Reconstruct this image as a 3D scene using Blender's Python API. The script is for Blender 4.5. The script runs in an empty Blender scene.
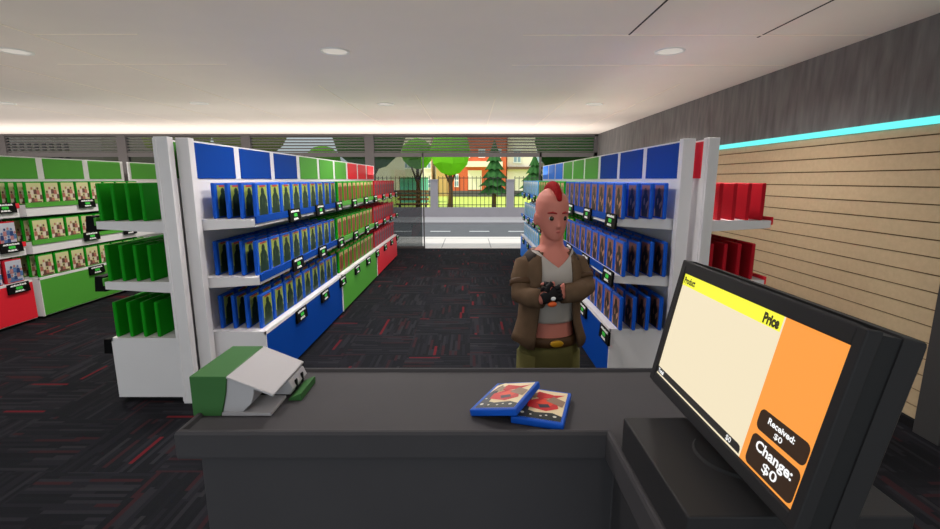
import bpy, bmesh, math, random
from mathutils import Vector, Matrix
random.seed(7)
C = bpy.context.scene.collection
PI = math.pi
R = math.radians

# ------------------------------------------------------------------ materials
MATS = {}
def srgb(c):
    def f(v):
        v /= 255.0
        return v / 12.92 if v <= 0.04045 else ((v + 0.055) / 1.055) ** 2.4
    return (f(c[0]), f(c[1]), f(c[2]), 1.0)

def mat(name, rgb, rough=0.6, spec=0.3, metal=0.0, noise=0.0, nscale=12.0, emit=0.0):
    """Principled material; a little procedural mottling of the base colour."""
    if name in MATS:
        return MATS[name]
    m = bpy.data.materials.new(name)
    m.use_nodes = True
    nt = m.node_tree
    b = nt.nodes['Principled BSDF']
    b.inputs['Roughness'].default_value = rough
    b.inputs['Specular IOR Level'].default_value = spec
    b.inputs['Metallic'].default_value = metal
    col = srgb(rgb)
    if emit:
        b.inputs['Emission Color'].default_value = col
        b.inputs['Emission Strength'].default_value = emit
        b.inputs['Base Color'].default_value = (0.02, 0.02, 0.02, 1)
    elif noise:
        tc = nt.nodes.new('ShaderNodeTexCoord')
        n = nt.nodes.new('ShaderNodeTexNoise')
        n.inputs['Scale'].default_value = nscale
        n.inputs['Detail'].default_value = 4
        nt.links.new(tc.outputs['Object'], n.inputs['Vector'])
        r = nt.nodes.new('ShaderNodeValToRGB')
        r.color_ramp.elements[0].position = 0.3
        r.color_ramp.elements[1].position = 0.7
        r.color_ramp.elements[0].color = tuple(v * (1 - noise) for v in col[:3]) + (1,)
        r.color_ramp.elements[1].color = tuple(min(1, v * (1 + noise)) for v in col[:3]) + (1,)
        nt.links.new(n.outputs['Fac'], r.inputs['Fac'])
        nt.links.new(r.outputs['Color'], b.inputs['Base Color'])
    else:
        b.inputs['Base Color'].default_value = col
    MATS[name] = m
    return m

def nmath(nt, op, a, b=None, c=None):
    n = nt.nodes.new('ShaderNodeMath'); n.operation = op
    for i, v in enumerate((a, b, c)):
        if v is None: continue
        if isinstance(v, (int, float)): n.inputs[i].default_value = v
        else: nt.links.new(v, n.inputs[i])
    return n.outputs[0]

def carpet_material():
    m = bpy.data.materials.new('carpet'); m.use_nodes = True
    nt = m.node_tree; L = nt.links
    b = nt.nodes['Principled BSDF']
    b.inputs['Roughness'].default_value = 0.95
    b.inputs['Specular IOR Level'].default_value = 0.05
    tc = nt.nodes.new('ShaderNodeTexCoord')
    sp = nt.nodes.new('ShaderNodeSeparateXYZ'); L.new(tc.outputs['Object'], sp.inputs[0])
    x, y = sp.outputs[0], sp.outputs[1]
    T = 0.62
    cx = nmath(nt, 'FLOOR', nmath(nt, 'DIVIDE', x, T)); cy = nmath(nt, 'FLOOR', nmath(nt, 'DIVIDE', y, T))
    par = nmath(nt, 'FLOORED_MODULO', nmath(nt, 'ADD', cx, cy), 2.0)
    ipar = nmath(nt, 'SUBTRACT', 1.0, par)
    along = nmath(nt, 'ADD', nmath(nt, 'MULTIPLY', x, par), nmath(nt, 'MULTIPLY', y, ipar))
    across = nmath(nt, 'ADD', nmath(nt, 'MULTIPLY', y, par), nmath(nt, 'MULTIPLY', x, ipar))
    sid = nmath(nt, 'FLOOR', nmath(nt, 'DIVIDE', across, 0.026))
    cell = nmath(nt, 'ADD', nmath(nt, 'MULTIPLY', cx, 17.3), nmath(nt, 'MULTIPLY', cy, 41.7))
    w1 = nt.nodes.new('ShaderNodeTexWhiteNoise'); w1.noise_dimensions = '2D'
    cb = nt.nodes.new('ShaderNodeCombineXYZ'); L.new(sid, cb.inputs[0]); L.new(cell, cb.inputs[1])
    L.new(cb.outputs[0], w1.inputs['Vector'])
    # dashes: every stripe cut into pieces at its own offset
    dash = nmath(nt, 'FLOOR', nmath(nt, 'DIVIDE', nmath(nt, 'ADD', along, nmath(nt, 'MULTIPLY', w1.outputs['Value'], 3.0)), 0.30))
    w2 = nt.nodes.new('ShaderNodeTexWhiteNoise'); w2.noise_dimensions = '3D'
    cb2 = nt.nodes.new('ShaderNodeCombineXYZ'); L.new(sid, cb2.inputs[0]); L.new(cell, cb2.inputs[1]); L.new(dash, cb2.inputs[2])
    L.new(cb2.outputs[0], w2.inputs['Vector'])
    ramp = nt.nodes.new('ShaderNodeValToRGB'); ramp.color_ramp.interpolation = 'CONSTANT'
    e = ramp.color_ramp.elements
    e[0].position = 0.0; e[0].color = srgb((29, 30, 34))
    e[1].position = 0.34; e[1].color = srgb((35, 35, 40))
    for p, c in ((0.60, (42, 42, 47)), (0.76, (31, 32, 36)), (0.895, (52, 34, 38)), (0.960, (92, 30, 37)), (0.976, (46, 46, 50))):
        k = e.new(p); k.color = srgb(c)
    L.new(w2.outputs['Value'], ramp.inputs['Fac'])
    n = nt.nodes.new('ShaderNodeTexNoise'); n.inputs['Scale'].default_value = 260
    L.new(tc.outputs['Object'], n.inputs['Vector'])
    mx = nt.nodes.new('ShaderNodeMix'); mx.data_type = 'RGBA'; mx.blend_type = 'MULTIPLY'; mx.inputs[0].default_value = 0.35
    L.new(ramp.outputs['Color'], mx.inputs[6]); L.new(n.outputs['Color'], mx.inputs[7])
    L.new(mx.outputs[2], b.inputs['Base Color'])
    bp = nt.nodes.new('ShaderNodeBump'); bp.inputs['Strength'].default_value = 0.3; bp.inputs['Distance'].default_value = 0.004
    L.new(n.outputs['Fac'], bp.inputs['Height']); L.new(bp.outputs[0], b.inputs['Normal'])
    return m

def slate_material():
    m = bpy.data.materials.new('slate_panel'); m.use_nodes = True
    nt = m.node_tree; L = nt.links; b = nt.nodes['Principled BSDF']
    b.inputs['Roughness'].default_value = 0.7
    tc = nt.nodes.new('ShaderNodeTexCoord'); mp = nt.nodes.new('ShaderNodeMapping')
    mp.inputs['Scale'].default_value = (1, 7, 1.2)
    L.new(tc.outputs['Object'], mp.inputs[0])
    n = nt.nodes.new('ShaderNodeTexNoise'); n.inputs['Scale'].default_value = 2.2; n.inputs['Detail'].default_value = 5
    L.new(mp.outputs[0], n.inputs['Vector'])
    r = nt.nodes.new('ShaderNodeValToRGB')
    r.color_ramp.elements[0].position = 0.3; r.color_ramp.elements[0].color = srgb((78, 76, 76))
    r.color_ramp.elements[1].position = 0.72; r.color_ramp.elements[1].color = srgb((108, 106, 106))
    L.new(n.outputs['Fac'], r.inputs['Fac']); L.new(r.outputs['Color'], b.inputs['Base Color'])
    return m

def glass_material(name, tint, gloss=0.03):
    m = bpy.data.materials.new(name); m.use_nodes = True
    nt = m.node_tree; L = nt.links
    for n in list(nt.nodes):
        if n.type != 'OUTPUT_MATERIAL': nt.nodes.remove(n)
    out = [n for n in nt.nodes if n.type == 'OUTPUT_MATERIAL'][0]
    t = nt.nodes.new('ShaderNodeBsdfTransparent'); t.inputs[0].default_value = tint + (1,)
    g = nt.nodes.new('ShaderNodeBsdfGlossy'); g.inputs['Roughness'].default_value = 0.05
    mx = nt.nodes.new('ShaderNodeMixShader'); mx.inputs[0].default_value = gloss
    L.new(t.outputs[0], mx.inputs[1]); L.new(g.outputs[0], mx.inputs[2]); L.new(mx.outputs[0], out.inputs[0])
    return m

WHITE = mat('white_laminate', (226, 223, 225), 0.5, 0.3, noise=0.015, nscale=3)
BLUE = mat('blue_panel', (0, 61, 148), 0.6, 0.1)
BLUEC = mat('blue_plastic', (10, 80, 186), 0.5, 0.2)
CYAN = mat('sky_blue_panel', (22, 120, 235), 0.5, 0.2)
CYANC = mat('sky_blue_plastic', (70, 160, 235), 0.35, 0.35)
GREEN = mat('green_panel', (82, 160, 58), 0.5, 0.2)
GREENC = mat('green_plastic', (12, 146, 18), 0.55, 0.15)
RED = mat('red_panel', (228, 40, 56), 0.5, 0.2)
REDC = mat('red_plastic', (184, 22, 38), 0.55, 0.15)
BLACK = mat('black_plastic', (7, 7, 8), 0.6, 0.1)
KICK = mat('dark_kick', (26, 26, 28), 0.8, 0.1)
TXW = mat('white_print', (235, 235, 235), 0.6)
TXG = mat('green_print', (60, 210, 70), 0.6)
COUNTER = mat('charcoal_counter', (68, 66, 69), 0.7, 0.15, noise=0.03, nscale=5)
MONB = mat('monitor_plastic', (46, 45, 47), 0.6, 0.2)
MOND = mat('monitor_housing', (36, 36, 38), 0.6, 0.25)
CARPET = carpet_material(); SLATE = slate_material()

# ------------------------------------------------------------------ mesh builder
class MB:
    def __init__(s):
        s.v = []; s.f = []; s.mi = []; s.sm = []
    def add(s, vs, fs, mi=0, smooth=False):
        o = len(s.v); s.v += [tuple(p) for p in vs]
        for f in fs:
            s.f.append([o + i for i in f]); s.mi.append(mi); s.sm.append(smooth)
        return s
    def box(s, x0, x1, y0, y1, z0, z1, mi=0):
        x0, x1 = sorted((x0, x1)); y0, y1 = sorted((y0, y1)); z0, z1 = sorted((z0, z1))
        v = [(x0,y0,z0),(x1,y0,z0),(x1,y1,z0),(x0,y1,z0),(x0,y0,z1),(x1,y0,z1),(x1,y1,z1),(x0,y1,z1)]
        return s.add(v, [(0,3,2,1),(4,5,6,7),(0,1,5,4),(1,2,6,5),(2,3,7,6),(3,0,4,7)], mi)
    def prism(s, pts, axis, a, b, mi=0):
        """extrude 2-D polygon along an axis from a to b"""
        def P(p, t):
            return {'x': (t, p[0], p[1]), 'y': (p[0], t, p[1]), 'z': (p[0], p[1], t)}[axis]
        n = len(pts)
        v = [P(p, a) for p in pts] + [P(p, b) for p in pts]
        f = [tuple(range(n))[::-1], tuple(range(n, 2*n))] + [(i, (i+1) % n, n + (i+1) % n, n + i) for i in range(n)]
        return s.add(v, f, mi)
    def loft(s, rings, mi=0, cap=True, closed=True, smooth=True):
        n = len(rings[0]); v = [p for r in rings for p in r]; f = []
        for k in range(len(rings) - 1):
            for i in range(n if closed else n - 1):
                j = (i + 1) % n
                f.append((k*n+i, k*n+j, (k+1)*n+j, (k+1)*n+i))
        if cap:
            f.append(tuple(range(n))[::-1]); f.append(tuple((len(rings)-1)*n + i for i in range(n)))
        return s.add(v, f, mi, smooth)
    def tube(s, pts, rads, n=12, mi=0, flat=1.0):
        pts = [Vector(p) for p in pts]
        if isinstance(rads, (int, float)): rads = [rads] * len(pts)
        rings = []
        ref = None
        for i, p in enumerate(pts):
            d = (pts[min(i+1, len(pts)-1)] - pts[max(i-1, 0)]).normalized()
            if ref is None:
                ref = Vector((0,0,1)) if abs(d.z) < 0.8 else Vector((0,1,0))
            a = (ref - d * ref.dot(d)).normalized(); b = d.cross(a); ref = a
            rings.append([tuple(p + a*math.cos(t)*rads[i]*flat + b*math.sin(t)*rads[i]) for t in [2*PI*k/n for k in range(n)]])
        return s.loft(rings, mi)
    def ell(s, c, r, n=16, m=10, mi=0, rot=None):
        v = []; c = Vector(c)
        for i in range(m + 1):
            ph = PI * i / m
            for k in range(n):
                t = 2*PI*k/n
                p = Vector((r[0]*math.sin(ph)*math.cos(t), r[1]*math.sin(ph)*math.sin(t), -r[2]*math.cos(ph)))
                if rot is not None: p = rot @ p
                v.append(tuple(c + p))
        f = []
        for i in range(m):
            for k in range(n):
                j = (k+1) % n
                if i == 0: f.append((0, (i+1)*n+j, (i+1)*n+k))
                elif i == m-1: f.append((i*n+k, i*n+j, m*n))
                else: f.append((i*n+k, i*n+j, (i+1)*n+j, (i+1)*n+k))
        return s.add(v, f, mi, True)
    def cyl(s, c, r, h, n=24, mi=0, r2=None):
        r2 = r if r2 is None else r2
        rings = [[(c[0]+q*math.cos(2*PI*k/n), c[1]+q*math.sin(2*PI*k/n), c[2]+z) for k in range(n)] for q, z in ((r, 0), (r2, h))]
        return s.loft(rings, mi, smooth=False)
    def mesh(s, name, mats, bevel=0.0, seg=2, xf=None):
        me = bpy.data.meshes.new(name)
        vs = s.v if xf is None else [tuple(xf @ Vector(p)) for p in s.v]
        me.from_pydata(vs, [], s.f)
        if not isinstance(mats, (list, tuple)): mats = [mats]
        for m in mats: me.materials.append(m)
        for p, i, q in zip(me.polygons, s.mi, s.sm):
            p.material_index = i; p.use_smooth = q
        bm = bmesh.new(); bm.from_mesh(me)
        bmesh.ops.remove_doubles(bm, verts=bm.verts, dist=1e-6)
        bmesh.ops.recalc_face_normals(bm, faces=bm.faces)
        if bevel:
            es = [e for e in bm.edges if len(e.link_faces) == 2 and e.calc_face_angle(0) > 0.5]
            bmesh.ops.bevel(bm, geom=es, offset=bevel, segments=seg, affect='EDGES', profile=0.5, clamp_overlap=True)
        bm.to_mesh(me); bm.free()
        return me
    def build(s, name, mats, parent=None, bevel=0.0, seg=2, loc=None, xf=None):
        o = bpy.data.objects.new(name, s.mesh(name, mats, bevel, seg, xf))
        C.objects.link(o)
        if parent is not None: o.parent = parent
        if loc is not None: o.location = loc
        return o

def link(name, me, parent=None, loc=None):
    o = bpy.data.objects.new(name, me); C.objects.link(o)
    if parent is not None: o.parent = parent
    if loc is not None: o.location = loc
    return o
def tag(o, label, cat, group=None, kind=None):
    o['label'] = label; o['category'] = cat
    if group: o['group'] = group
    if kind: o['kind'] = kind
    return o
def thing(name, label, cat, loc=(0,0,0), rz=0.0, group=None):
    o = bpy.data.objects.new(name, None); C.objects.link(o)
    o.empty_display_size = 0.1
    o.location = loc; o.rotation_euler = (0, 0, rz)
    return tag(o, label, cat, group)
def struct(o, label=None, cat=None):
    o['kind'] = 'structure'
    if label: o['label'] = label
    if cat: o['category'] = cat
    return o

ORD = ['first', 'second', 'third', 'fourth', 'fifth', 'sixth', 'seventh', 'eighth', 'ninth', 'tenth', 'eleventh', 'twelfth']

# ------------------------------------------------------------------ camera
F_PX = 465.0
cam = bpy.data.cameras.new('camera'); co = bpy.data.objects.new('camera', cam); C.objects.link(co)
cam.sensor_width = 36.0; cam.lens = 36.0 * F_PX / 940.0; cam.clip_start = 0.02; cam.clip_end = 300
co.location = (0, 0, 1.7); co.rotation_euler = (PI/2 - math.atan(85.0 / F_PX), 0, 0)
bpy.context.scene.camera = co

# ------------------------------------------------------------------ setting
XR, XL, YF, YB, ZC = 3.08, -13.0, 11.56, -3.0, 2.775
struct(MB().box(XL, XR + 0.2, YB, YF, -0.1, 0).build('floor', CARPET), 'dark grey carpet tiles with thin red dashes', 'floor')
CEIL = mat('ceiling_tile', (226, 216, 208), 0.9, 0.1, noise=0.015, nscale=2)
struct(MB().box(XL, XR + 0.2, YB, YF + 0.1, ZC, ZC + 0.15).build('ceiling', CEIL), 'pale suspended ceiling', 'ceiling')
SEAML = mat('ceiling_seam', (240, 228, 214), 0.8); SEAMD = mat('ceiling_gap', (60, 54, 52), 0.9)
g = MB()
for x, a, b in ((-4.45, 4.0, 11.5), (-3.3, 2.9, 11.5), (-5.55, 5.2, 11.5), (-6.7, 5.6, 11.5), (-1.75, 5.66, 11.5), (-0.70, 6.3, 11.5), (0.34, 6.6, 11.5), (1.33, 6.2, 11.5), (2.40, 5.6, 11.5)):
    g.box(x - 0.007, x + 0.007, a, b, ZC - 0.004, ZC)
for y, a, b in ((3.77, 0.4, 3.05), (4.71, 0.4, 3.0), (3.75, -3.3, -2.5), (4.67, -3.9, -2.3)):
    g.box(a, b, y - 0.008, y + 0.008, ZC - 0.004, ZC)
for x, b in ((1.2, 3.78), (2.21, 3.83)):
    g.box(x - 0.006, x + 0.006, 1.2, b, ZC - 0.003, ZC, 1)
struct(g.build('trim_1', [SEAML, SEAMD]), 'thin seams between ceiling tiles', 'trim')

# right wall: slate band, cyan light strip, grooved timber slats, skirting
struct(MB().box(XR, XR + 0.15, YB, YF, 2.06, ZC).build('wall_right', SLATE), 'dark slate band above the timber slats', 'wall')
WOOD = mat('slat_board', (188, 168, 136), 0.65, 0.2, noise=0.05, nscale=30)
GROOVE = mat('slat_groove', (92, 76, 52), 0.8, 0.1)
w = MB()
pitch = 0.115
z = 2.06
tops = [2.06] + [1.99 - pitch * k for k in range(0, 17)]
for i, zt in enumerate(tops):
    zb = tops[i+1] if i + 1 < len(tops) else 0.06
    w.box(XR, XR + 0.15, YB, YF, zb + 0.009, zt)
    w.box(XR + 0.012, XR + 0.15, YB, YF, zb, zb + 0.009, 1)
struct(w.build('wall_right_slats', [WOOD, GROOVE]), 'tan timber slat wall with dark grooves', 'wall')
struct(MB().box(XR - 0.015, XR, YB, YF, 0, 0.06).build('baseboard_right', KICK), 'dark skirting along the slat wall', 'baseboard')
LED = mat('led_strip', (104, 240, 236), emit=1.15)
struct(MB().box(XR - 0.02, XR, YB, YF, 2.062, 2.112).build('trim_2', LED), 'glowing cyan light strip along the right wall', 'trim')
struct(MB().box(XR - 0.05, XR + 0.01, 2.75, 2.93, 0.0, 2.06).build('trim_3', mat('dark_post', (60, 60, 60), 0.6), bevel=0.004), 'dark upright board on the slat wall', 'trim')
struct(MB().box(XL - 0.15, XL, YB, YF, 0, ZC).build('wall_left', mat('plaster', (190, 186, 182), 0.8)), 'far left wall', 'wall')

# front wall: head beam, mullions, louvres, tinted panes
FRAME = mat('window_frame', (84, 81, 82), 0.6, 0.15)
LOUV = mat('louvre_blade', (92, 89, 89), 0.7, 0.1)
TINT = glass_material('tinted_glass', (0.50, 0.51, 0.51)); TINT2 = glass_material('transom_glass', (0.62, 0.64, 0.64))
def frontframe():
    m = MB()
    m.box(XL, XR, YF - 0.02, YF + 0.10, ZC - 0.05, ZC)
    m.box(XL, XR, YF - 0.02, YF + 0.08, 2.24, 2.34)
    for x in (-11.3, -8.4, -5.4, -2.43):
        m.box(x - 0.11, x + 0.11, YF - 0.03, YF + 0.09, 0, ZC)
    for x in (-1.145, 1.70):
        m.box(x - 0.012, x + 0.012 + (0.02 if x > 0 else 0), YF - 0.02, YF + 0.07, 0, 2.34)
    m.box(XR - 0.08, XR, YF - 0.02, YF + 0.09, 0, ZC)
    m.box(XL, -1.13, YF - 0.02, YF + 0.06, 0, 0.05)
    m.box(1.67, XR, YF - 0.02, YF + 0.06, 0, 0.05)
    return m
struct(frontframe().build('wall_front', FRAME), 'grey shopfront frame', 'wall')
bays = [(-13.0, -11.41), (-11.19, -8.51), (-8.29, -5.51), (-5.29, -2.54), (-2.32, 3.0)]
for i, (a, b) in enumerate(bays):
    m = MB()
    for k in range(6):
        zz = 2.372 + k * 0.068
        m.add([(a, YF + 0.0, zz), (b, YF + 0.0, zz), (b, YF + 0.035, zz + 0.014), (a, YF + 0.035, zz + 0.014),
               (a, YF + 0.0, zz - 0.02), (b, YF + 0.0, zz - 0.02), (b, YF + 0.035, zz - 0.006), (a, YF + 0.035, zz - 0.006)],
              [(0,1,2,3), (7,6,5,4), (0,4,5,1), (1,5,6,2), (2,6,7,3), (3,7,4,0)])
    o = struct(m.build('trim_%d' % (i + 4), LOUV), 'grey louvre blades above the shopfront', 'trim')
def pane(n, a, b, z0, z1, frame=True):
    o = struct(MB().box(a, b, YF + 0.02, YF + 0.03, z0, z1).build('window_%d' % n, TINT), 'tinted shopfront pane', 'window')
n = 1
for a, b in bays[:4] + [(-2.32, -1.19), (1.73, 3.0)]:
    pane(n, a, b, 0.05, 2.24); n += 1
for a, b in bays:
    o = struct(MB().box(a, b, YF + 0.05, YF + 0.056, 2.34, ZC - 0.05).build('window_%d' % n, TINT2), 'tinted transom pane behind the louvres', 'window'); n += 1

# ceiling downlights (lamp discs with a light in each)
DL_T = mat('downlight_trim', (225, 222, 218), 0.5); DL_E = mat('downlight_lens', (250, 240, 228), emit=0.55)
def ring_mesh():
    m = MB(); k = 28
    prof = [(0.125, 0), (0.122, -0.008), (0.105, -0.010), (0.098, -0.002)]
    m.loft([[(r*math.cos(2*PI*i/k), r*math.sin(2*PI*i/k), zz) for i in range(k)] for r, zz in prof], cap=False)
    return m.mesh('trim_ring', DL_T)
rm = ring_mesh(); lm = MB().cyl((0, 0, -0.004), 0.099, 0.003, 28).mesh('lens', DL_E)
spots = [(1.70, 4.22), (-1.15, 4.22), (-3.87, 4.22), (1.80, 7.04), (-1.22, 7.04), (-3.87, 6.95), (-6.64, 6.95)]
dlab = ['round ceiling downlight nearest the right wall', 'faint ceiling downlight nearest the camera, left of centre', 'ceiling downlight near the upper left edge of the photo',
        'small far ceiling downlight over the right aisle rack', 'far ceiling downlight over the left aisle rack', 'far ceiling downlight left of the left aisle rack', 'ceiling downlight farthest left, over the wall rack']
for (x, y), lb in zip(spots + [(1.70, 1.45), (-1.15, 1.45), (-3.87, 1.45), (0.3, -1.3), (-2.5, -1.3)], dlab + [None] * 5):
    if lb:
      t = thing('downlight', lb, 'ceiling light', (x, y, ZC), 0, 'recessed ceiling downlights')
      link('trim_ring', rm, t); link('lens', lm, t)
    la = bpy.data.lights.new('downlight_lamp', 'AREA'); la.shape = 'DISK'; la.size = 0.19; la.energy = (22 if -2 < x < 0 else 36) if y > 2 else 8; la.color = (1, 0.95, 0.9); la.spread = R(150)
    lo = bpy.data.objects.new('downlight_lamp', la); C.objects.link(lo); lo.location = (x, y, ZC - 0.012)
def ceiling_fill(name, x0, x1, y0, y1, zz, watts, colr=(1, 0.96, 0.92)):  # bodiless area lamp facing up, added to brighten the ceiling
    la = bpy.data.lights.new(name, 'AREA'); la.shape = 'RECTANGLE'; la.size = x1 - x0; la.size_y = y1 - y0; la.energy = watts; la.color = colr
    lo = bpy.data.objects.new(name, la); C.objects.link(lo); lo.location = ((x0+x1)/2, (y0+y1)/2, zz); lo.rotation_euler = (PI, 0, 0)
ceiling_fill('added_room_fill', -11.5, 2.9, -1.5, 8.0, 2.05, 120)  # added fill, no fixture: ceiling bounce over most of the room
ceiling_fill('added_far_fill', -11.5, 2.9, 7.0, 9.6, 1.95, 50, (1, 0.94, 0.88))  # added fill, no fixture: softens the ceiling gradient towards the front
ceiling_fill('added_shopfront_fill', -12.8, 3.0, 9.6, 11.45, 1.80, 225, (1, 0.93, 0.86))  # added fill, no fixture: makes the ceiling glow along the shopfront

for y in (3.2, 5.4, 7.8):  # added lamps without fixtures, to brighten the rack fronts along the aisle
    la = bpy.data.lights.new('added_aisle_fill', 'SPOT'); la.energy = 130; la.spot_size = R(165); la.spot_blend = 0.6; la.shadow_soft_size = 0.15; la.color = (1, 0.95, 0.9)
    lo = bpy.data.objects.new('added_aisle_fill', la); C.objects.link(lo); lo.location = (-0.4, y, ZC - 0.03)

# ------------------------------------------------------------------ shelf racks
SL = 2.24
SHZ = (0.514, 0.950, 1.400)
def rack(X, Y, s, depth, frontm, headm, label, group, post=None, thick=0.055):
    """one bay of shelving; back at X, facing s (+1 = +X), running from Y to Y+SL"""
    t = thing('shelf_rack', label, 'shelf rack', (X, Y, 0), 0, group)
    bx = lambda x0, x1, y0, y1, z0, z1: MB().box(s*x0, s*x1, y0, y1, z0, z1)
    y0 = 0.045
    MB().box(s*0.02, s*depth, y0, SL, 0.035, SHZ[0]).box(s*depth, s*(depth + 0.0125), y0, y0 + 0.0115, 0.035, SHZ[0]).box(s*depth, s*(depth + 0.0125), y0, SL, SHZ[0] - 0.026, SHZ[0]).build('base', WHITE, t)
    bx(0.04, depth - 0.04, y0 + 0.03, SL, 0.0, 0.035).build('kick', KICK, t)
    bx(depth, depth + 0.012, y0 + 0.012, SL - 0.002, 0.045, SHZ[0] - 0.026).build('front_panel', frontm, t)
    bx(0, 0.02, 0.0, SL, 0.02, 1.70).build('back_panel', WHITE, t)
    hb = bx(0, 0.022, 0.0, SL, 1.70, 1.985).build('header_board', WHITE, t)
    for k in range(3):
        a = 0.05 + 0.742 * k
        m = MB().box(s*0.022, s*0.028, a, a + 0.640, 1.708, 1.972).box(-s*0.004, 0, a, a + 0.640, 1.708, 1.972)
        m.build('header_panel', headm, hb)
    for zz in SHZ[1:]:
        sh = MB().prism([(0.02*s, zz), (depth*s, zz), (depth*s, zz - thick), (0.02*s, zz - max(thick, 0.085))], 'y', y0, SL).build('shelf', WHITE, t)
        MB().box(s*depth, s*(depth + 0.014), y0, SL, zz - 0.030, zz + 0.026).build('shelf_lip', frontm, sh)
    if post is not None:
        x0, x1, ya, yb = post
        MB().box(x0 - X, x1 - X, ya - Y, yb - Y, 0, 1.995).build('post', WHITE, t, bevel=0.004)
    return t

# ---- price tags
def tag_meshes(T):
    body = MB().prism([(0, -0.058), (T, -0.058), (T - 0.012, 0.058), (0, 0.058)], 'y', -0.135, 0.135).mesh('price_tag', BLACK, bevel=0.003, seg=1)
    def front(m, y0, y1, z0, z1):      # on the leaning face of the holder
        f = lambda z, d: T - 0.006 - (z / 0.116) * 0.012 + d
        m.add([(f(z, d), y, z) for d in (0.0004, 0.0014) for y, z in ((y0, z0), (y1, z0), (y1, z1), (y0, z1))],
              [(0,3,2,1),(4,5,6,7),(0,1,5,4),(1,2,6,5),(2,3,7,6),(3,0,4,7)])
    m = MB(); y = -0.095
    front(m, -0.100, 0.100, 0.026, 0.030)
    for wd, h in ((0.03, .016), (0.024, .02), (0.034, .016), (0.018, .02), (0.028, .016), (0.022, .018)):
        front(m, y, y + wd, 0.026, 0.026 + h); y += wd + 0.006
    front(m, -0.060, 0.060, -0.042, -0.038); y = -0.055
    for wd in (0.026, 0.034, 0.028):
        front(m, y, y + wd, -0.042, -0.024); y += wd + 0.007
    w = m.mesh('white_print', TXW)
    m = MB()
    for k in range(3):
        front(m, -0.036 + 0.026*k, -0.014 + 0.026*k, -0.014, 0.016)
    front(m, -0.042, 0.042, -0.003, 0.005)
    return body, w, m.mesh('green_print', TXG)
THIN, DEEP = tag_meshes(0.022), tag_meshes(0.085)
SHN = ('bottom', 'middle', 'top')
def price_tag(x, y, zz, s, label, group, meshes=THIN):
    TB, TW, TG = meshes
    o = link('shelf_price_tag', TB); o.location = (x, y, zz); o.rotation_euler = (0, 0, 0 if s > 0 else PI)
    tag(o, label, 'price tag', group)
    a = link('white_print', TW, o); b = link('green_print', TG, o)
    return o

# ---- game cases
CW, CH, CT = 0.222, 0.274, 0.028
def case_mesh(name, m):
    mb = MB().box(-CT, 0, 0, CW, 0, CH)
    return mb.mesh(name, m, bevel=0.006, seg=1)
def ngon(cx, cz, rx, rz, n=10, a0=0.0):
    return [(cx + rx*math.cos(a0 + 2*PI*i/n), cz + rz*math.sin(a0 + 2*PI*i/n)) for i in range(n)]
def cover_mesh(name, mats, design):
    """paper insert on the +X face; layered printed shapes"""
    mb = MB(); W0, W1, H0, H1 = (0.040, CW - 0.022, 0.014, CH - 0.018) if design < 6 else (0.022, CW - 0.010, 0.012, CH - 0.014)
    mb.box(0.0004, 0.0012, W0, W1, H0, H1, 0)
    lay = [0.0012]
    def shape(pts, mi):
        lay[0] += 0.0003
        x = lay[0]
        pts = [(min(max(p[0], W0), W1), min(max(p[1], H0), H1)) for p in pts]
        mb.add([(x, p[0], p[1]) for p in pts], [tuple(range(len(pts)))], mi)
    c = (W0 + W1) / 2
    rr = random.Random(design)
    if design in (1, 4):          # one standing figure
        shape([(W0, H0), (W1, H0), (W1, H0 + 0.075), (c, H0 + 0.05), (W0, H0 + 0.06)], 3)
        shape([(c-0.052, H0), (c+0.058, H0), (c+0.068, 0.09), (c+0.056, 0.165), (c+0.03, 0.19), (c-0.028, 0.19), (c-0.058, 0.16), (c-0.066, 0.085)], 1)
        shape(ngon(c, 0.205, 0.030, 0.032), 1)
        shape([(c+0.03, 0.07), (c+0.076, 0.12), (c+0.066, 0.145), (c+0.02, 0.11)], 3)
        shape([(c-0.055, 0.240), (c+0.055, 0.243), (c+0.052, 0.262), (c-0.052, 0.259)], 2)
        shape(ngon(c-0.012, 0.13, 0.014, 0.03, 6), 3)
    elif design in (2, 3, 5):     # striding figure over bands
        shape([(W0, H1 - 0.045), (W1, H1 - 0.045), (W1, H1), (W0, H1)], 2)
        shape([(c-0.06, H0), (c+0.02, H0), (c+0.055, 0.1), (c+0.035, 0.18), (c-0.04, 0.19), (c-0.03, 0.1)], 1)
        shape(ngon(c, 0.205, 0.026, 0.028), 1)
        shape([(c+0.0, H0), (c+0.06, H0), (c+0.065, 0.05), (c+0.03, 0.07)], 3)
        shape([(c-0.02, 0.11), (c+0.03, 0.12), (c+0.02, 0.16), (c-0.02, 0.155)], 3)
    else:                         # a crowd of small figures
        for k in range(9):
            x = W0 + 0.02 + 0.155 * (k % 5) / 4; zz = 0.045 + 0.05 * (k // 3) + rr.uniform(-.01, .01)
            shape(ngon(x, zz + 0.05, 0.013, 0.016, 8), 1 + (k % 3))
            shape([(x-0.022, zz-0.025), (x+0.022, zz-0.025), (x+0.018, zz+0.03), (x-0.018, zz+0.03)], 1 + ((k + 1) % 3))
        shape([(W0+0.02, H0+0.004), (W1-0.02, H0+0.004), (W1-0.02, H0+0.026), (W0+0.02, H0+0.026)], 3)
    return mb.mesh(name, mats)
def P(n, c): return mat('print_' + n, c, 0.45, 0.3)
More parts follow.
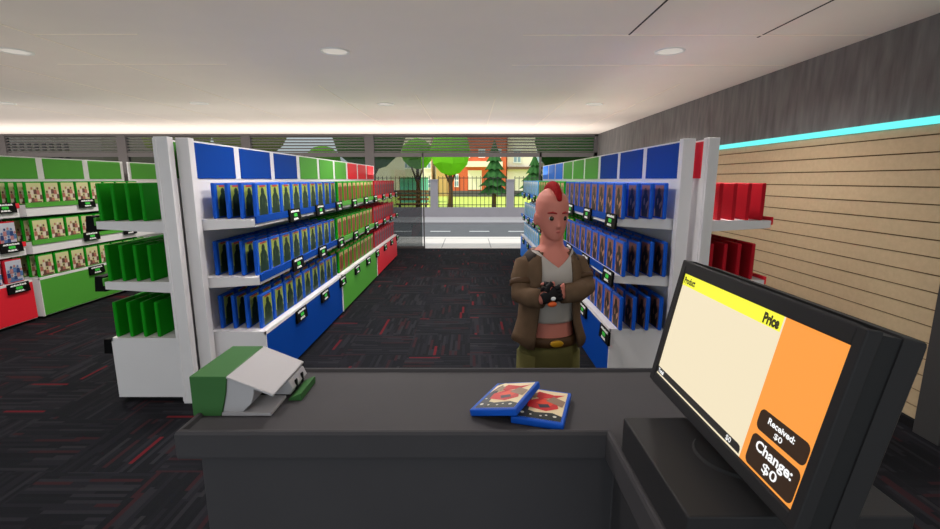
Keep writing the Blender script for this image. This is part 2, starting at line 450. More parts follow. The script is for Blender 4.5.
# name -> (case mesh, cover mesh, description of case)
KINDS = {
 'A': (case_mesh('case_blue', BLUEC), cover_mesh('cover_green_figure', [P('lime', (150, 164, 74)), P('forest', (18, 44, 28)), P('brick', (170, 62, 48)), P('moss', (44, 66, 42))], 1), 'blue game case, dark green figure cover'),
 'B': (case_mesh('case_green', GREENC), cover_mesh('cover_rust', [P('rust', (150, 66, 28)), P('umber', (112, 48, 22)), P('straw', (206, 168, 118)), P('olive', (96, 78, 32))], 2), 'green game case, rust orange cover'),
 'C': (case_mesh('case_red', REDC), cover_mesh('cover_plum', [P('plum', (104, 48, 66)), P('slate', (62, 50, 70)), P('rose', (184, 58, 78)), P('crimson', (150, 30, 50))], 3), 'red game case, plum cover'),
 'D': (case_mesh('case_blue_brown', BLUEC), cover_mesh('cover_brown_figure', [P('cocoa', (138, 92, 82)), P('soot', (44, 34, 32)), P('mauve', (128, 84, 90)), P('sand', (176, 128, 104))], 4), 'blue game case, brown figure cover'),
 'E': (case_mesh('case_sky', CYANC), cover_mesh('cover_ice', [P('ice', (190, 224, 236)), P('teal', (60, 132, 150)), P('snow', (240, 246, 248)), P('azure', (60, 140, 220))], 5), 'sky blue game case, icy white cover'),
 'F': (case_mesh('case_green_crowd', GREENC), cover_mesh('cover_crowd', [P('cream', (206, 202, 150)), P('blush', (178, 112, 98)), P('pearl', (222, 206, 190)), P('umber2', (104, 72, 62))], 6), 'green game case, cream group cover'),
 'L': (case_mesh('case_green_back', GREENC), cover_mesh('cover_crowd_away', [MATS['print_cream'], MATS['print_blush'], MATS['print_pearl'], MATS['print_umber2']], 6), 'plain back of a green game case'),
 'R': (case_mesh('case_red_back', REDC), cover_mesh('cover_plum_away', [MATS['print_plum'], MATS['print_slate'], MATS['print_rose'], MATS['print_crimson']], 3), 'plain back of a red game case'),
 'H': (case_mesh('case_green_brown', GREENC), cover_mesh('cover_umber', [P('leaf', (112, 140, 70)), MATS['print_umber'], MATS['print_straw'], MATS['print_olive']], 5), 'green game case, brown figure cover'),
 'G': (case_mesh('case_red_blue', REDC), cover_mesh('cover_blue_scene', [P('mist', (188, 190, 204)), P('navy', (40, 62, 112)), P('grey_rose', (176, 120, 122)), P('steel', (84, 112, 160))], 7), 'red game case, navy and white cover'),
}
DEPN = ['front', 'second row', 'third row', 'back row']
NCASE = [0]
KEEP = set('A000 A001 A002 A003 A010 A011 A012 A013 A020 A021 A022 A030 A031 A032 A040 A041 A042 A050 A051 A060 A061 A070 A071 A072 A080 A081 A100 A101 A102 A103 A110 A111 A112 A113 A120 A121 A122 A123 A130 A131 A132 A133 A140 A141 A142 A143 A150 A151 A152 A153 A160 A161 A162 A163 A170 A171 A172 A173 A180 A181 A182 A183 A200 A201 A202 A203 A210 A220 A230 A240 A250 A260 A270 A280 B000 B001 B010 B011 B020 B030 B031 B040 B041 B050 B060 B070 B080 B100 B101 B102 B103 B110 B111 B112 B113 B120 B130 B140 B150 B160 B170 B180 B200 B210 B220 B230 B240 B250 B260 B270 B280 C000 C010 C020 C030 C040 C050 C060 C070 C080 C100 C110 C120 C130 C140 C150 C160 C170 C180 C200 C210 C220 C230 C240 C250 C260 C270 C280 D000 D001 D002 D003 D010 D011 D012 D013 D020 D021 D022 D023 D030 D041 D051 D100 D101 D102 D103 D110 D111 D112 D113 D120 D121 D122 D123 D130 D131 D132 D133 D140 D141 D142 D143 D150 D151 D152 D160 D161 D162 D170 D171 D172 D173 D180 D181 D183 D200 D201 D202 D203 D210 D211 D220 D230 D240 D250 D260 D270 D280 E000 E010 E020 E030 E040 E050 E060 E070 E080 E120 E130 E140 E150 E160 E170 E180 E200 E210 E220 E230 E240 E250 E260 E270 E280 F000 F001 F002 F010 F011 F020 F021 F030 F031 F040 F041 F050 F051 F060 F061 F070 F100 F101 F102 F103 F110 F120 F130 F200 F201 F202 F203 F210 F220 F230 F240 F250 F260 F270 G000 G001 G010 G100 H080 H100 H101 H102 H200 H260 H270 H280 L000 L001 L002 L003 L010 L011 L012 L100 L101 L102 L103 L110 L111 L112 L120 L200 L201 L202 L203 R100 R101 R102 R103 R110 R111 R120 R200 R201 R202 R203'.split()) if len('A000 A001 A002 A003 A010 A011 A012 A013 A020 A021 A022 A030 A031 A032 A040 A041 A042 A050 A051 A060 A061 A070 A071 A072 A080 A081 A100 A101 A102 A103 A110 A111 A112 A113 A120 A121 A122 A123 A130 A131 A132 A133 A140 A141 A142 A143 A150 A151 A152 A153 A160 A161 A162 A163 A170 A171 A172 A173 A180 A181 A182 A183 A200 A201 A202 A203 A210 A220 A230 A240 A250 A260 A270 A280 B000 B001 B010 B011 B020 B030 B031 B040 B041 B050 B060 B070 B080 B100 B101 B102 B103 B110 B111 B112 B113 B120 B130 B140 B150 B160 B170 B180 B200 B210 B220 B230 B240 B250 B260 B270 B280 C000 C010 C020 C030 C040 C050 C060 C070 C080 C100 C110 C120 C130 C140 C150 C160 C170 C180 C200 C210 C220 C230 C240 C250 C260 C270 C280 D000 D001 D002 D003 D010 D011 D012 D013 D020 D021 D022 D023 D030 D041 D051 D100 D101 D102 D103 D110 D111 D112 D113 D120 D121 D122 D123 D130 D131 D132 D133 D140 D141 D142 D143 D150 D151 D152 D160 D161 D162 D170 D171 D172 D173 D180 D181 D183 D200 D201 D202 D203 D210 D211 D220 D230 D240 D250 D260 D270 D280 E000 E010 E020 E030 E040 E050 E060 E070 E080 E120 E130 E140 E150 E160 E170 E180 E200 E210 E220 E230 E240 E250 E260 E270 E280 F000 F001 F002 F010 F011 F020 F021 F030 F031 F040 F041 F050 F051 F060 F061 F070 F100 F101 F102 F103 F110 F120 F130 F200 F201 F202 F203 F210 F220 F230 F240 F250 F260 F270 G000 G001 G010 G100 H080 H100 H101 H102 H200 H260 H270 H280 L000 L001 L002 L003 L010 L011 L012 L100 L101 L102 L103 L110 L111 L112 L120 L200 L201 L202 L203 R100 R101 R102 R103 R110 R111 R120 R200 R201 R202 R203') > 9 else set()
REST, CASEID = [], {}
def stack(kind, X, Y, s, tip, col, sh, place, group, depth=4, first=0, spacing=0.105, nf=None):
    """a slot of cases one behind another; tip = X of the front-most cover"""
    cm, cv, desc = KINDS[kind]
    tip -= s * (0.03 if sh < 2 and kind in 'ABCDEH' else 0.0)
    for d in range(first, depth):
        cid = '%s%d%d%d' % (kind, sh, col, d)
        if KEEP and cid not in KEEP:
            REST.append((kind, (tip - s * d * spacing, Y if s > 0 else Y + CW, SHZ[sh] + 0.0005), s)); continue
        o = link('game_case', cm)
        x = tip - s * d * spacing
        zz = SHZ[sh] + 0.0005
        if s > 0: o.location = (x, Y, zz)
        else: o.location = (x, Y + CW, zz); o.rotation_euler = (0, 0, PI)
        dd = DEPN[d]
        tag(o, '%s, %s of %s stack, %s shelf' % (desc, dd, nf or ORD[col], SHN[sh]), 'game case', group)
        link('cover', cv, o)
        CASEID[o.name] = cid
        NCASE[0] += 1

def visible(code, sh, col):
    return True

RACKS_L = 'racks along the left side of the centre aisle'
RACKS_R = 'racks along the right side of the centre aisle'
CPITCH = 0.2400
def fill(kind, Xback, Y0, s, tip, place, group, depths, cols=range(9), yoff=0.125):
    for sh in range(3):
        for c in cols:
            d = depths(sh, c)
            if d: stack(kind, Xback, Y0 + yoff + CPITCH * c, s, tip, c, sh, place, group, depth=d)

# left aisle rack, facing +X
LX, LY, LD = -2.09, 3.48, 0.46
for i, (fm, nm, kd) in enumerate(((BLUE, 'blue', 'A'), (GREEN, 'green', 'B'), (RED, 'red', 'C'))):
    Y = LY + SL * i
    rack(LX, Y, 1, LD, fm, fm, '%s fronted white shelf rack on the left of the centre aisle' % nm, RACKS_L,
         post=(-2.11, -2.015, 3.43, 3.50) if i == 0 else None)
    fill(kd, LX, Y, 1, LX + 0.445, '%s left aisle rack' % nm, 'cases on the %s left aisle rack' % nm, lambda sh, c: 4)
    for sh in range(3):
        for k in range(3):
            zz = SHZ[sh] - (0.02 if sh else 0.075)
            price_tag(LX + LD + 0.0145, Y + 0.80 + 0.735 * k, zz, 1, 'black price tag, %s on the %s shelf edge, %s left aisle rack' % (ORD[k], SHN[sh], nm), 'price tags on the left aisle racks')

# right aisle rack, facing -X
RX, RY, RD = 1.60, 3.55, 0.46
for i, (fm, nm, kd) in enumerate(((BLUE, 'blue', 'D'), (GREEN, 'green', 'H'), (CYAN, 'sky blue', 'E'))):
    Y = RY + SL * i
    rack(RX, Y, -1, RD, fm, fm, '%s fronted white shelf rack on the right of the centre aisle' % nm, RACKS_R,
         post=(1.56, 1.65, 3.50, 3.57) if i == 0 else None)
    fill(kd, RX, Y, -1, RX - 0.445, '%s right aisle rack' % nm, 'cases on the %s right aisle rack' % nm, lambda sh, c: 4, yoff=0.0)
    for sh in range(3):
        for k in range(3):
            if (nm == 'green' and not (sh == 1 and k == 2)) or (nm == 'blue' and sh == 0 and k == 2): continue   # hidden behind the customer
            zz = SHZ[sh] - (0.02 if sh else 0.075)
            price_tag(RX - RD - 0.0145, Y + 0.14 + 0.75 * k, zz, -1, 'black price tag, %s on the %s shelf edge, %s right aisle rack' % (ORD[k], SHN[sh], nm), 'price tags on the right aisle racks')

# rack behind the left aisle rack, facing -X (backs of its green cases show)
BX, BY, BD = -2.185, 3.33, 0.53
for i, nm in enumerate(('nearest', 'middle', 'farthest')):
    Y = BY + SL * i
    rack(BX, Y, -1, BD, GREEN, GREEN, 'white shelf rack facing left behind the left aisle rack, %s of its row' % nm, 'racks facing the left wall',
         post=(-2.205, -2.105, 3.335, 3.40) if i == 0 else None)
for sh in range(3):
    for c in range(9):
        if sh and c > 2: continue
        stack('L', BX, BY + 0.07 + CPITCH * c, -1, BX - 0.522, c, sh, 'rack facing left', 'cases on the left facing rack')
    price_tag(BX - BD - 0.0145, BY + 0.20, SHZ[sh] - (0.02 if sh else 0.075), -1, 'black price tag on the %s shelf edge of the rack facing left, back turned' % SHN[sh], 'price tags on the left facing rack', DEEP)

# rack behind the right aisle rack, facing +X (backs of its red cases show)
QX, QY, QD = 1.70, 3.40, 0.53
for i, nm in enumerate(('nearest', 'middle', 'farthest')):
    Y = QY + SL * i
    rack(QX, Y, 1, QD, RED, RED, 'white shelf rack facing the slat wall, %s of its row' % nm, 'racks facing the slat wall',
         post=(1.695, 1.785, 3.42, 3.48) if i == 0 else None)
for sh in range(3):
    for c in range(3):
        stack('R', QX, QY + 0.07 + CPITCH * c, 1, QX + (0.455 if sh == 1 else 0.485), c, sh, 'rack facing slat wall', 'cases on the rack facing the slat wall')

# rack at the far left, facing +X
WX, WY, WD = -5.68, 5.50, 0.41
rack(WX, WY, 1, WD, GREEN, GREEN, 'green fronted white shelf rack against the left side of the shop', 'racks along the left wall', thick=0.135)
rack(WX, WY + SL + 0.12, 1, WD, GREEN, GREEN, 'second green fronted rack along the left wall, mostly hidden behind posts', 'racks along the left wall', thick=0.135)
rack(WX - 0.03, WY - SL - 0.01, 1, WD, RED, RED, 'red fronted shelf rack at the left edge of the photo', 'racks along the left wall', thick=0.135)
fill('F', WX, WY, 1, WX + 0.395, 'left wall rack', 'cases on the green left wall rack', lambda sh, c: 4, cols=range(8), yoff=0.09)
for sh in range(3):
    for k in range(2 if sh == 1 else 1):
        price_tag(WX + WD + 0.0145, WY + 0.92 + 0.735 * k, SHZ[sh] - (0.02 if sh else 0.06), 1, 'black price tag, %s on the %s shelf edge, green left wall rack' % (ORD[k], SHN[sh]), 'price tags on the left wall racks')
    price_tag(WX - 0.03 + WD + 0.0145, WY - 0.20, SHZ[sh] - (0.02 if sh else 0.06), 1, 'black price tag on the %s shelf edge of the red left wall rack' % SHN[sh], 'price tags on the left wall racks')
for sh in (0, 1):
    for q, c in enumerate((0, 1)):
        stack('G', WX, WY - 0.30 - 0.255 * c, 1, WX - 0.03 + 0.40, q, sh, 'red left wall rack', 'cases on the red left wall rack', depth=2, nf=['end', 'next'][q])
# the cases that show smallest, merged
def rest_of_cases():
    mats, vs, fs, mi = [], [], [], []
    for kind, loc, s in REST:
        for me in KINDS[kind][:2]:
            o = len(vs)
            vs += [(loc[0] + s*v.co.x, loc[1] + s*v.co.y, loc[2] + v.co.z) for v in me.vertices]
            for m in me.materials:
                if m not in mats: mats.append(m)
            for q in me.polygons:
                fs.append([o + i for i in q.vertices]); mi.append(mats.index(me.materials[q.material_index]))
    me = bpy.data.meshes.new('game_cases'); me.from_pydata(vs, [], fs)
    for m in mats: me.materials.append(m)
    me.polygons.foreach_set('material_index', mi)
    tag(link('game_cases', me), 'the many small game cases deeper and farther along the shelf racks', 'game cases', None, 'stuff')
if REST: rest_of_cases()

# ------------------------------------------------------------------ counter, register plinth, monitor
def inset(poly, d):
    n = len(poly); out = []
    for i in range(n):
        p0, p1, p2 = Vector(poly[i-1]), Vector(poly[i]), Vector(poly[(i+1) % n])
        a = (p1 - p0).normalized(); b = (p2 - p1).normalized()
        na = Vector((-a.y, a.x)); nb = Vector((-b.y, b.x))
        k = (na + nb); k = k / max(1e-6, k.dot(na))
        out.append(tuple(p1 + k * d))
    return out
CT_Z = 1.0; REC = 0.989
LP = [(-0.835, 1.204), (0.385, 1.204), (0.385, 0.70), (0.90, 0.70), (0.90, 1.666), (-0.835, 1.666)]
ctr = thing('sales_counter', 'charcoal L-shaped shop counter with raised rim in the foreground', 'counter', (0, 0, 0))
i1 = inset(LP, 0.016); i2 = inset(LP, 0.022)
o6 = inset(LP, 0.0); o5 = inset(LP, 0.004)
mb = MB()
rings = [[(p[0], p[1], zz) for p in q] for q, zz in ((inset(LP, 0.012), 0.909), (inset(LP, 0.002), 0.915), (o6, 0.922), (o6, 0.990), (o5, 0.998), (inset(LP, 0.010), CT_Z), (i1, CT_Z - 0.001), (i2, REC))]
mb.loft(rings, cap=True, smooth=False)
mb.build('countertop', COUNTER, ctr)
MB().prism(inset(LP, 0.042), 'z', 0.0, 0.909).build('counter_body', COUNTER, ctr, bevel=0.004)

pl = MB().box(0.40, 0.82, 0.757, 1.122, REC, 1.09).build('register_plinth', MONB, bevel=0.004)
tag(pl, 'low dark grey plinth box on the counter under the monitor', 'plinth')

mon = thing('monitor', 'black point of sale monitor showing a cream and orange till screen', 'monitor', (0.60, 0.95, 1.09))
MO = Vector((0.60, 0.95, 1.09))
tl = R(11.56)
S0 = Vector((0.5785, 1.225, 1.4525)); eu = Vector((0, -1, 0)); ev = Vector((-math.sin(tl), 0, -math.cos(tl))); en = Vector((-math.cos(tl), 0, math.sin(tl)))
SW, SH = 0.557, 0.288
def S(u, v, d=0.0):
    return S0 + eu * u + ev * v - en * d - MO
def sbox(mb, u0, u1, v0, v1, d0, d1, mi=0):
    v = [S(u, vv, d) for d in (d0, d1) for u, vv in ((u0, v0), (u1, v0), (u1, v1), (u0, v1))]
    return mb.add(v, [(0,3,2,1),(4,5,6,7),(0,1,5,4),(1,2,6,5),(2,3,7,6),(3,0,4,7)], mi)
def spoly(mb, pts, d, mi=0):
    return mb.add([S(u, v, d) for u, v in pts], [tuple(range(len(pts)))], mi)
def rrect(u0, u1, v0, v1, r, n=5):
    out = []
    for cu, cv, a in ((u1-r, v0+r, -90), (u1-r, v1-r, 0), (u0+r, v1-r, 90), (u0+r, v0+r, 180)):
        out += [(cu + r*math.cos(R(a + 90*i/n)), cv + r*math.sin(R(a + 90*i/n))) for i in range(n + 1)]
    return out
m = MB()
sbox(m, -0.024, 0.0, -0.033, SH + 0.026, -0.004, 0.022); sbox(m, SW, SW + 0.018, -0.033, SH + 0.026, -0.004, 0.022)
sbox(m, 0, SW, -0.033, 0, -0.004, 0.022); sbox(m, 0, SW, SH, SH + 0.026, -0.004, 0.022)
m.build('bezel', MONB, mon, bevel=0.003)
m = MB(); sbox(m, -0.016, SW + 0.013, -0.027, SH + 0.018, 0.022, 0.055); m.build('rear_body', MOND, mon)
m = MB()
v0 = [S(u, v, 0.055) for u, v in rrect(-0.022, SW + 0.016, -0.031, SH + 0.020, 0.004, 2)]
v1 = [S(u, v, 0.092) for u, v in rrect(-0.018, SW + 0.016, -0.029, SH + 0.014, 0.006, 2)]
v2 = [S(u, v, 0.106) for u, v in rrect(0.0, SW + 0.004, -0.006, SH - 0.02, 0.012, 2)]
m.loft([[tuple(p) for p in q] for q in (v0, v1, v2)], smooth=False)
m.build('back_shell', MONB, mon)
# display, all self lit
def em(n, c, s=1.0): return mat('screen_' + n, c, emit=s)
m = MB()
spoly(m, [(0, 0), (SW, 0), (SW, SH), (0, SH)], 0.0022, 0)
spoly(m, [(0, 0), (SW*0.725, 0), (SW*0.725, SH), (0, SH)], 0.0018, 1)
spoly(m, [(0, 0), (SW*0.718, 0), (SW*0.718, SH*0.108), (0, SH*0.108)], 0.0014, 2)
spoly(m, [(0, SH*0.928), (SW*0.70, SH*0.928), (SW*0.712, SH*0.934), (SW*0.718, SH*0.955), (SW*0.718, SH*0.985), (0, SH*0.985)], 0.0014, 3)
spoly(m, rrect(SW*0.752, SW*0.985, SH*0.602, SH*0.742, 0.012), 0.0014, 4)
spoly(m, rrect(SW*0.752, SW*0.985, SH*0.772, SH*0.985, 0.012), 0.0014, 4)
scr = m.build('screen', [em('orange', (255, 160, 66)), em('cream', (245, 230, 196)), em('yellow', (254, 252, 66)), em('black', (34, 32, 30)), em('brown', (48, 27, 8))], mon)
def text_mesh(s, mtl, bold=0.012):
    cu = bpy.data.curves.new('t', 'FONT'); cu.body = s; cu.size = 1.0; cu.offset = bold; cu.resolution_u = 3
    ob = bpy.data.objects.new('t', cu); C.objects.link(ob)
    dg = bpy.context.evaluated_depsgraph_get(); dg.update()
    me = bpy.data.meshes.new_from_object(ob.evaluated_get(dg))
    bpy.data.objects.remove(ob); bpy.data.curves.remove(cu)
    me.materials.clear(); me.materials.append(mtl)
    return me
def screen_text(s, u0, u1, v0, v1, mtl, bold=0.04):
    me = text_mesh(s, mtl, bold)
    xs = [v.co.x for v in me.vertices]; ys = [v.co.y for v in me.vertices]
    ax, bx_, ay, by = min(xs), max(xs), min(ys), max(ys)
    for v in me.vertices:
        fu = (v.co.x - ax) / (bx_ - ax); fv = (by - v.co.y) / (by - ay)
        v.co = S(SW * (u0 + (u1-u0)*fu), SH * (v0 + (v1-v0)*fv), 0.0008)
    me.name = 'screen_text'
    o = link('screen_text', me, scr)
    return o
TK = em('ink', (40, 36, 10)); TW_ = em('white', (255, 255, 255))
screen_text('Product', 0.010, 0.115, 0.026, 0.088, TK)
screen_text('Price', 0.622, 0.708, 0.022, 0.100, TK, 0.055)
screen_text('Total', 0.012, 0.070, 0.938, 0.976, TW_)
screen_text('$0', 0.630, 0.662, 0.936, 0.980, TW_, 0.012)
screen_text('Received:', 0.800, 0.925, 0.626, 0.668, TW_, 0.03)
screen_text('$0', 0.842, 0.880, 0.684, 0.726, TW_, 0.012)
screen_text('Change:', 0.782, 0.958, 0.795, 0.885, TW_, 0.03)
screen_text('$0', 0.838, 0.908, 0.890, 0.962, TW_, 0.012)
st = MB().cyl((0, 0, 0), 0.092, 0.006, 40, r2=0.088).build('stand_base', MOND, mon)
m = MB(); m.prism([(0.022, 0.006), (0.06, 0.006), (0.085, 0.16), (0.062, 0.17)], 'y', -0.035, 0.035); m.build('stand_neck', MOND, mon)

# ------------------------------------------------------------------ receipt printer
PX, PY = -0.845, 1.314
PG = mat('printer_green', (58, 106, 56), 0.6, 0.2); PW = mat('printer_white', (176, 173, 177), 0.6, 0.2)
pr = thing('receipt_printer', 'small green and white receipt printer at the left end of the counter', 'receipt printer', (PX, PY, REC))
def pp(name, pts, y0, y1, mtl, bev=0.0015):
    return MB().prism(pts, 'y', y0, y1).build(name, mtl, pr, bevel=bev, seg=1)
pp('shell', [(0, 0), (0.085, 0), (0.104, 0.072), (0.112, 0.122), (0.108, 0.128), (0, 0.128)], 0, 0.262, PG)
pp('lid', [(0.110, 0.121), (0.112, 0.128), (0.250, 0.070), (0.248, 0.063)], 0.0, 0.262, PW)
pp('base_tray', [(0.086, 0), (0.238, 0), (0.238, 0.010), (0.088, 0.012)], 0.0, 0.12, PW)
pp('inner_chute', [(0.086, 0.0), (0.105, 0.0), (0.150, 0.012), (0.176, 0.036), (0.186, 0.062), (0.190, 0.086), (0.110, 0.120), (0.104, 0.072)], 0.006, 0.262, PW)
rl = MB()
rl.loft([[(0.158 + 0.034*math.cos(2*PI*k/20), yy, 0.046 + 0.034*math.sin(2*PI*k/20)) for k in range(20)] for yy in (0.02, 0.27)])
pp('paper_guide', [(0.19, 0.012), (0.252, 0.012), (0.262, 0.030), (0.25, 0.058), (0.2, 0.07)], 0.12, 0.252, PW)
pp('guide_slot', [(0.256, 0.014), (0.262, 0.014), (0.262, 0.05), (0.256, 0.05)], 0.15, 0.165, KICK)
pp('guide_slot', [(0.256, 0.014), (0.262, 0.014), (0.262, 0.05), (0.256, 0.05)], 0.205, 0.22, KICK)
pp('side_tray', [(0.252, 0), (0.295, 0), (0.295, 0.026), (0.252, 0.006)], 0.10, 0.24, PG)

# ------------------------------------------------------------------ two game cases on the counter
GW, GL, GT = 0.155, 0.212, 0.022
gb = MB().box(0, GW, 0, GL, 0, GT).mesh('game_case_flat', BLUEC, bevel=0.004)
def art():
    mb = MB(); a, b, c, d = 0.014, GW - 0.010, 0.012, GL - 0.010
    mb.add([(a, c, GT+0.0004), (b, c, GT+0.0004), (b, d, GT+0.0004), (a, d, GT+0.0004)], [(0,1,2,3)], 0)
    zz = [GT + 0.0004]
    def sh(pts, mi):
        zz[0] += 0.0002
        mb.add([(min(max(p[0], a), b), min(max(p[1], c), d), zz[0]) for p in pts], [tuple(range(len(pts)))], mi)
    sh([(a, c), (b, c), (b, c+0.03), (b-0.03, c+0.045), (a+0.05, c+0.036), (a, c+0.055)], 1)
    sh([(a, c), (a+0.03, c), (a+0.022, d), (a, d)], 3)
    sh([(a, c+0.11), (a+0.012, c+0.16), (a+0.03, d), (a+0.02, d), (a, d-0.02)], 0)
    cx, cy = (a + b) / 2 + 0.005, (c + d) / 2
    sh([(cx-0.05, cy-0.03), (cx+0.01, cy-0.045), (cx+0.045, cy-0.02), (cx+0.03, cy+0.03), (cx-0.02, cy+0.035), (cx-0.052, cy+0.01)], 2)
    sh([(cx-0.045, cy+0.045), (cx-0.02, cy+0.03), (cx+0.03, cy+0.05), (cx+0.055, cy+0.075), (cx+0.02, cy+0.066), (cx-0.03, cy+0.08)], 2)
    sh([(cx-0.03, cy+0.0), (cx+0.02, cy-0.01), (cx+0.03, cy+0.02), (cx-0.01, cy+0.03)], 4)
    sh([(cx+0.0, cy+0.02), (cx+0.055, cy-0.01), (cx+0.06, cy+0.03), (cx+0.02, cy+0.055)], 5)
    sh([(cx-0.01, cy-0.03), (cx+0.02, cy-0.02), (cx+0.01, cy), (cx-0.02, cy-0.01)], 3)
    sh([(cx-0.06, cy+0.03), (cx-0.035, cy+0.03), (cx-0.03, cy+0.06), (cx-0.05, cy+0.07)], 5)
    for px, py, r in ((a+0.014, c+0.022, 0.006), (a+0.04, c+0.016, 0.004), (b-0.02, c+0.02, 0.006), (b-0.045, c+0.022, 0.004), (cx, c+0.014, 0.004), (a+0.012, c+0.06, 0.004)):
        sh(ngon(px, py, r, r, 7), 6)
    return mb.mesh('cover', [P('bone', (226, 208, 168)), P('pitch', (28, 34, 32)), P('scarlet', (196, 32, 36)), P('night', (40, 44, 58)), P('ember', (224, 66, 40)), P('taupe', (140, 112, 92)), P('chalk', (206, 206, 196))])
am = art()
a2 = link('game_case', gb); link('cover', am, a2)
rz2 = R(-18)
wr = Vector((math.cos(rz2), math.sin(rz2))); ln = Vector((-math.sin(rz2), math.cos(rz2)))
c2 = Vector((0.226, 1.348)) - wr * GW/2 - ln * GL/2
a2.location = (c2.x, c2.y, REC + 0.0003); a2.rotation_euler = (0, 0, rz2)
tag(a2, 'blue game case with red monster cover lying flat on the counter, under another', 'game case', 'game cases on the counter')
a1 = link('game_case', gb); link('cover', am, a1)
a1.matrix_world = Matrix.Translation((0.002, 1.31, REC + 0.0005)) @ Matrix.Rotation(R(-27), 4, 'Z') @ Matrix.Rotation(R(-14.2), 4, 'Y')
tag(a1, 'blue game case with red monster cover leaning tilted on top of the other', 'game case', 'game cases on the counter')

# ------------------------------------------------------------------ customer
SKIN = mat('skin', (196, 120, 106), 0.6, 0.25); JACK = mat('brown_jacket', (96, 76, 59), 0.85, 0.1, noise=0.08, nscale=25)
TANK = mat('grey_cotton', (172, 164, 158), 0.85, 0.1); PANT = mat('olive_trousers', (92, 88, 52), 0.85, 0.1, noise=0.06, nscale=20)
LEAT = mat('brown_leather', (74, 50, 28), 0.6, 0.3); BUCK = mat('brass', (214, 160, 30), 0.35, 0.5, metal=0.3)
HAIR = mat('dark_red_hair', (150, 24, 28), 0.8, 0.1, noise=0.1, nscale=60); GLOV = mat('black_glove', (24, 22, 24), 0.7, 0.2)
DARKC = mat('dark_collar', (54, 46, 42), 0.85); BROW = mat('red_brow', (150, 34, 36), 0.8); LIP = mat('lip', (174, 88, 82), 0.55)
EYEW = mat('eye_white', (214, 204, 196), 0.3); EYED = mat('dark_iris', (36, 40, 26), 0.25, 0.5); BOOT = mat('dark_boot', (34, 30, 28), 0.6)
ORNG = mat('orange_cuff', (216, 92, 40), 0.6)
per = thing('person', 'person with red mohawk, open brown jacket and grey top, arms folded, behind the counter', 'person', (0.425, 2.40, 0.0), R(11))
def er(cx, cy, zz, a, b, n=24, t0=0.0, t1=2*PI, closed=True):
    k = n if closed else n - 1
    return [(cx + a*math.cos(t0 + (t1-t0)*i/k), cy + b*math.sin(t0 + (t1-t0)*i/k), zz) for i in range(n)]
HM = Matrix.Translation((-0.014, -0.015, 1.408)) @ Matrix.Rotation(R(1), 4, 'Z') @ Matrix.Rotation(R(4), 4, 'X') @ Matrix.Scale(0.93, 4)
def hp(p): return tuple(HM @ Vector(p))
body = MB()
body.loft([er(0, 0, zz, a, b) for zz, a, b in ((0.74, .12, .09), (0.80, .148, .105), (0.88, .134, .098), (0.96, .122, .09), (1.05, .128, .094), (1.16, .145, .104), (1.25, .150, .10), (1.295, .134, .088), (1.335, .098, .074), (1.365, .062, .062), (1.44, .054, .058))])
# head, in its own frame (facing -Y), chin at z 0
hr = [(-0.004, .020, .024, -.072), (0.010, .042, .053, -.048), (0.04, .062, .080, -.026), (0.08, .076, .097, -.010), (0.12, .084, .107, -.002), (0.16, .087, .112, .002), (0.20, .084, .110, .004), (0.235, .068, .092, .006), (0.258, .042, .060, .008), (0.270, .012, .02, .010)]
body.loft([[hp(p) for p in er(0, cy, zz, a, b, 28)] for zz, a, b, cy in hr])
body.loft([[hp((x, y, zz)) for x, y in ((-w, -0.085), (w, -0.085), (w*0.55, -0.085 - dd), (-w*0.55, -0.085 - dd))] for zz, w, dd in ((0.066, .012, .012), (0.074, .017, .038), (0.086, .013, .034), (0.118, .009, .020), (0.14, .007, .012))])
for sx in (-1, 1):
    body.ell(hp((sx*0.086, 0.012, 0.100)), (0.012, 0.024, 0.034), 10, 8)
# arms: shoulder, elbow, wrist
AR = {-1: [(-.138, .005, 1.268), (-.165, -.010, 1.20), (-.172, -.050, 1.120), (-.142, -.125, 1.118), (-.098, -.178, 1.126)],
      1: [(.138, .005, 1.268), (.165, -.010, 1.21), (.172, -.045, 1.145), (.085, -.142, 1.142), (-.022, -.164, 1.142)]}
for sx in (-1, 1):
    body.tube(AR[sx], [.05, .044, .040, .035, .028], 12)
# visible hand: palm lying over the other forearm, five bent fingers
def hand(mb, o, d, up, n, k=1.0, grow=0.0, part='all'):
    """o wrist, d towards the fingers, up across the knuckles, n out of the back of the hand"""
    o, d, up, n = Vector(o), Vector(d).normalized(), Vector(up).normalized(), Vector(n).normalized()
    P_ = lambda a, b, c: tuple(o + d*a*k + up*b*k + n*c*k)
    mb.loft([[P_(a, w*math.cos(t), 0.013*f*math.sin(t)) for t in [2*PI*i/12 for i in range(12)]] for a, w, f in ((-0.02, .026+grow, 1.2+grow*60), (0.02, .034+grow, 1.1+grow*60), (0.06, .040+grow, 1.0+grow*60), (0.078, .038+grow, .8+grow*60))])
    for b, l in ((-.030, .052), (-.010, .062), (.011, .066), (.031, .058)):
        if part == 'glove': l *= 0.45
        pts = [P_(0.066, b, 0), P_(0.078 + l*0.35, b, .004), P_(0.078 + l*0.70, b, -.012), P_(0.078 + l*0.92, b, -.034)]
        if part == 'glove': pts = pts[:3]
        mb.tube(pts, [.0098+grow, .0094+grow, .0086+grow, .0074][:len(pts)], 8)
    pts = [P_(0.012, .030, 0), P_(0.036, .052, -.006), P_(0.062, .060, -.014), P_(0.080, .056, -.022)]
    if part == 'glove': pts = pts[:3]
    mb.tube(pts, [.0118+grow, .0108+grow, .0095+grow, .0078][:len(pts)], 8)
HA = ((-.098, -.190, 1.132), (0.93, 0.02, 0.28), (-0.28, 0.0, 0.95), (0.05, -1, 0))
HB = ((-.028, -.162, 1.146), (-0.95, 0.10, -0.12), (-0.1, 0.0, 0.98), (-0.05, -1, 0))
hand(body, *HA, k=0.92); hand(body, *HB, k=0.92)
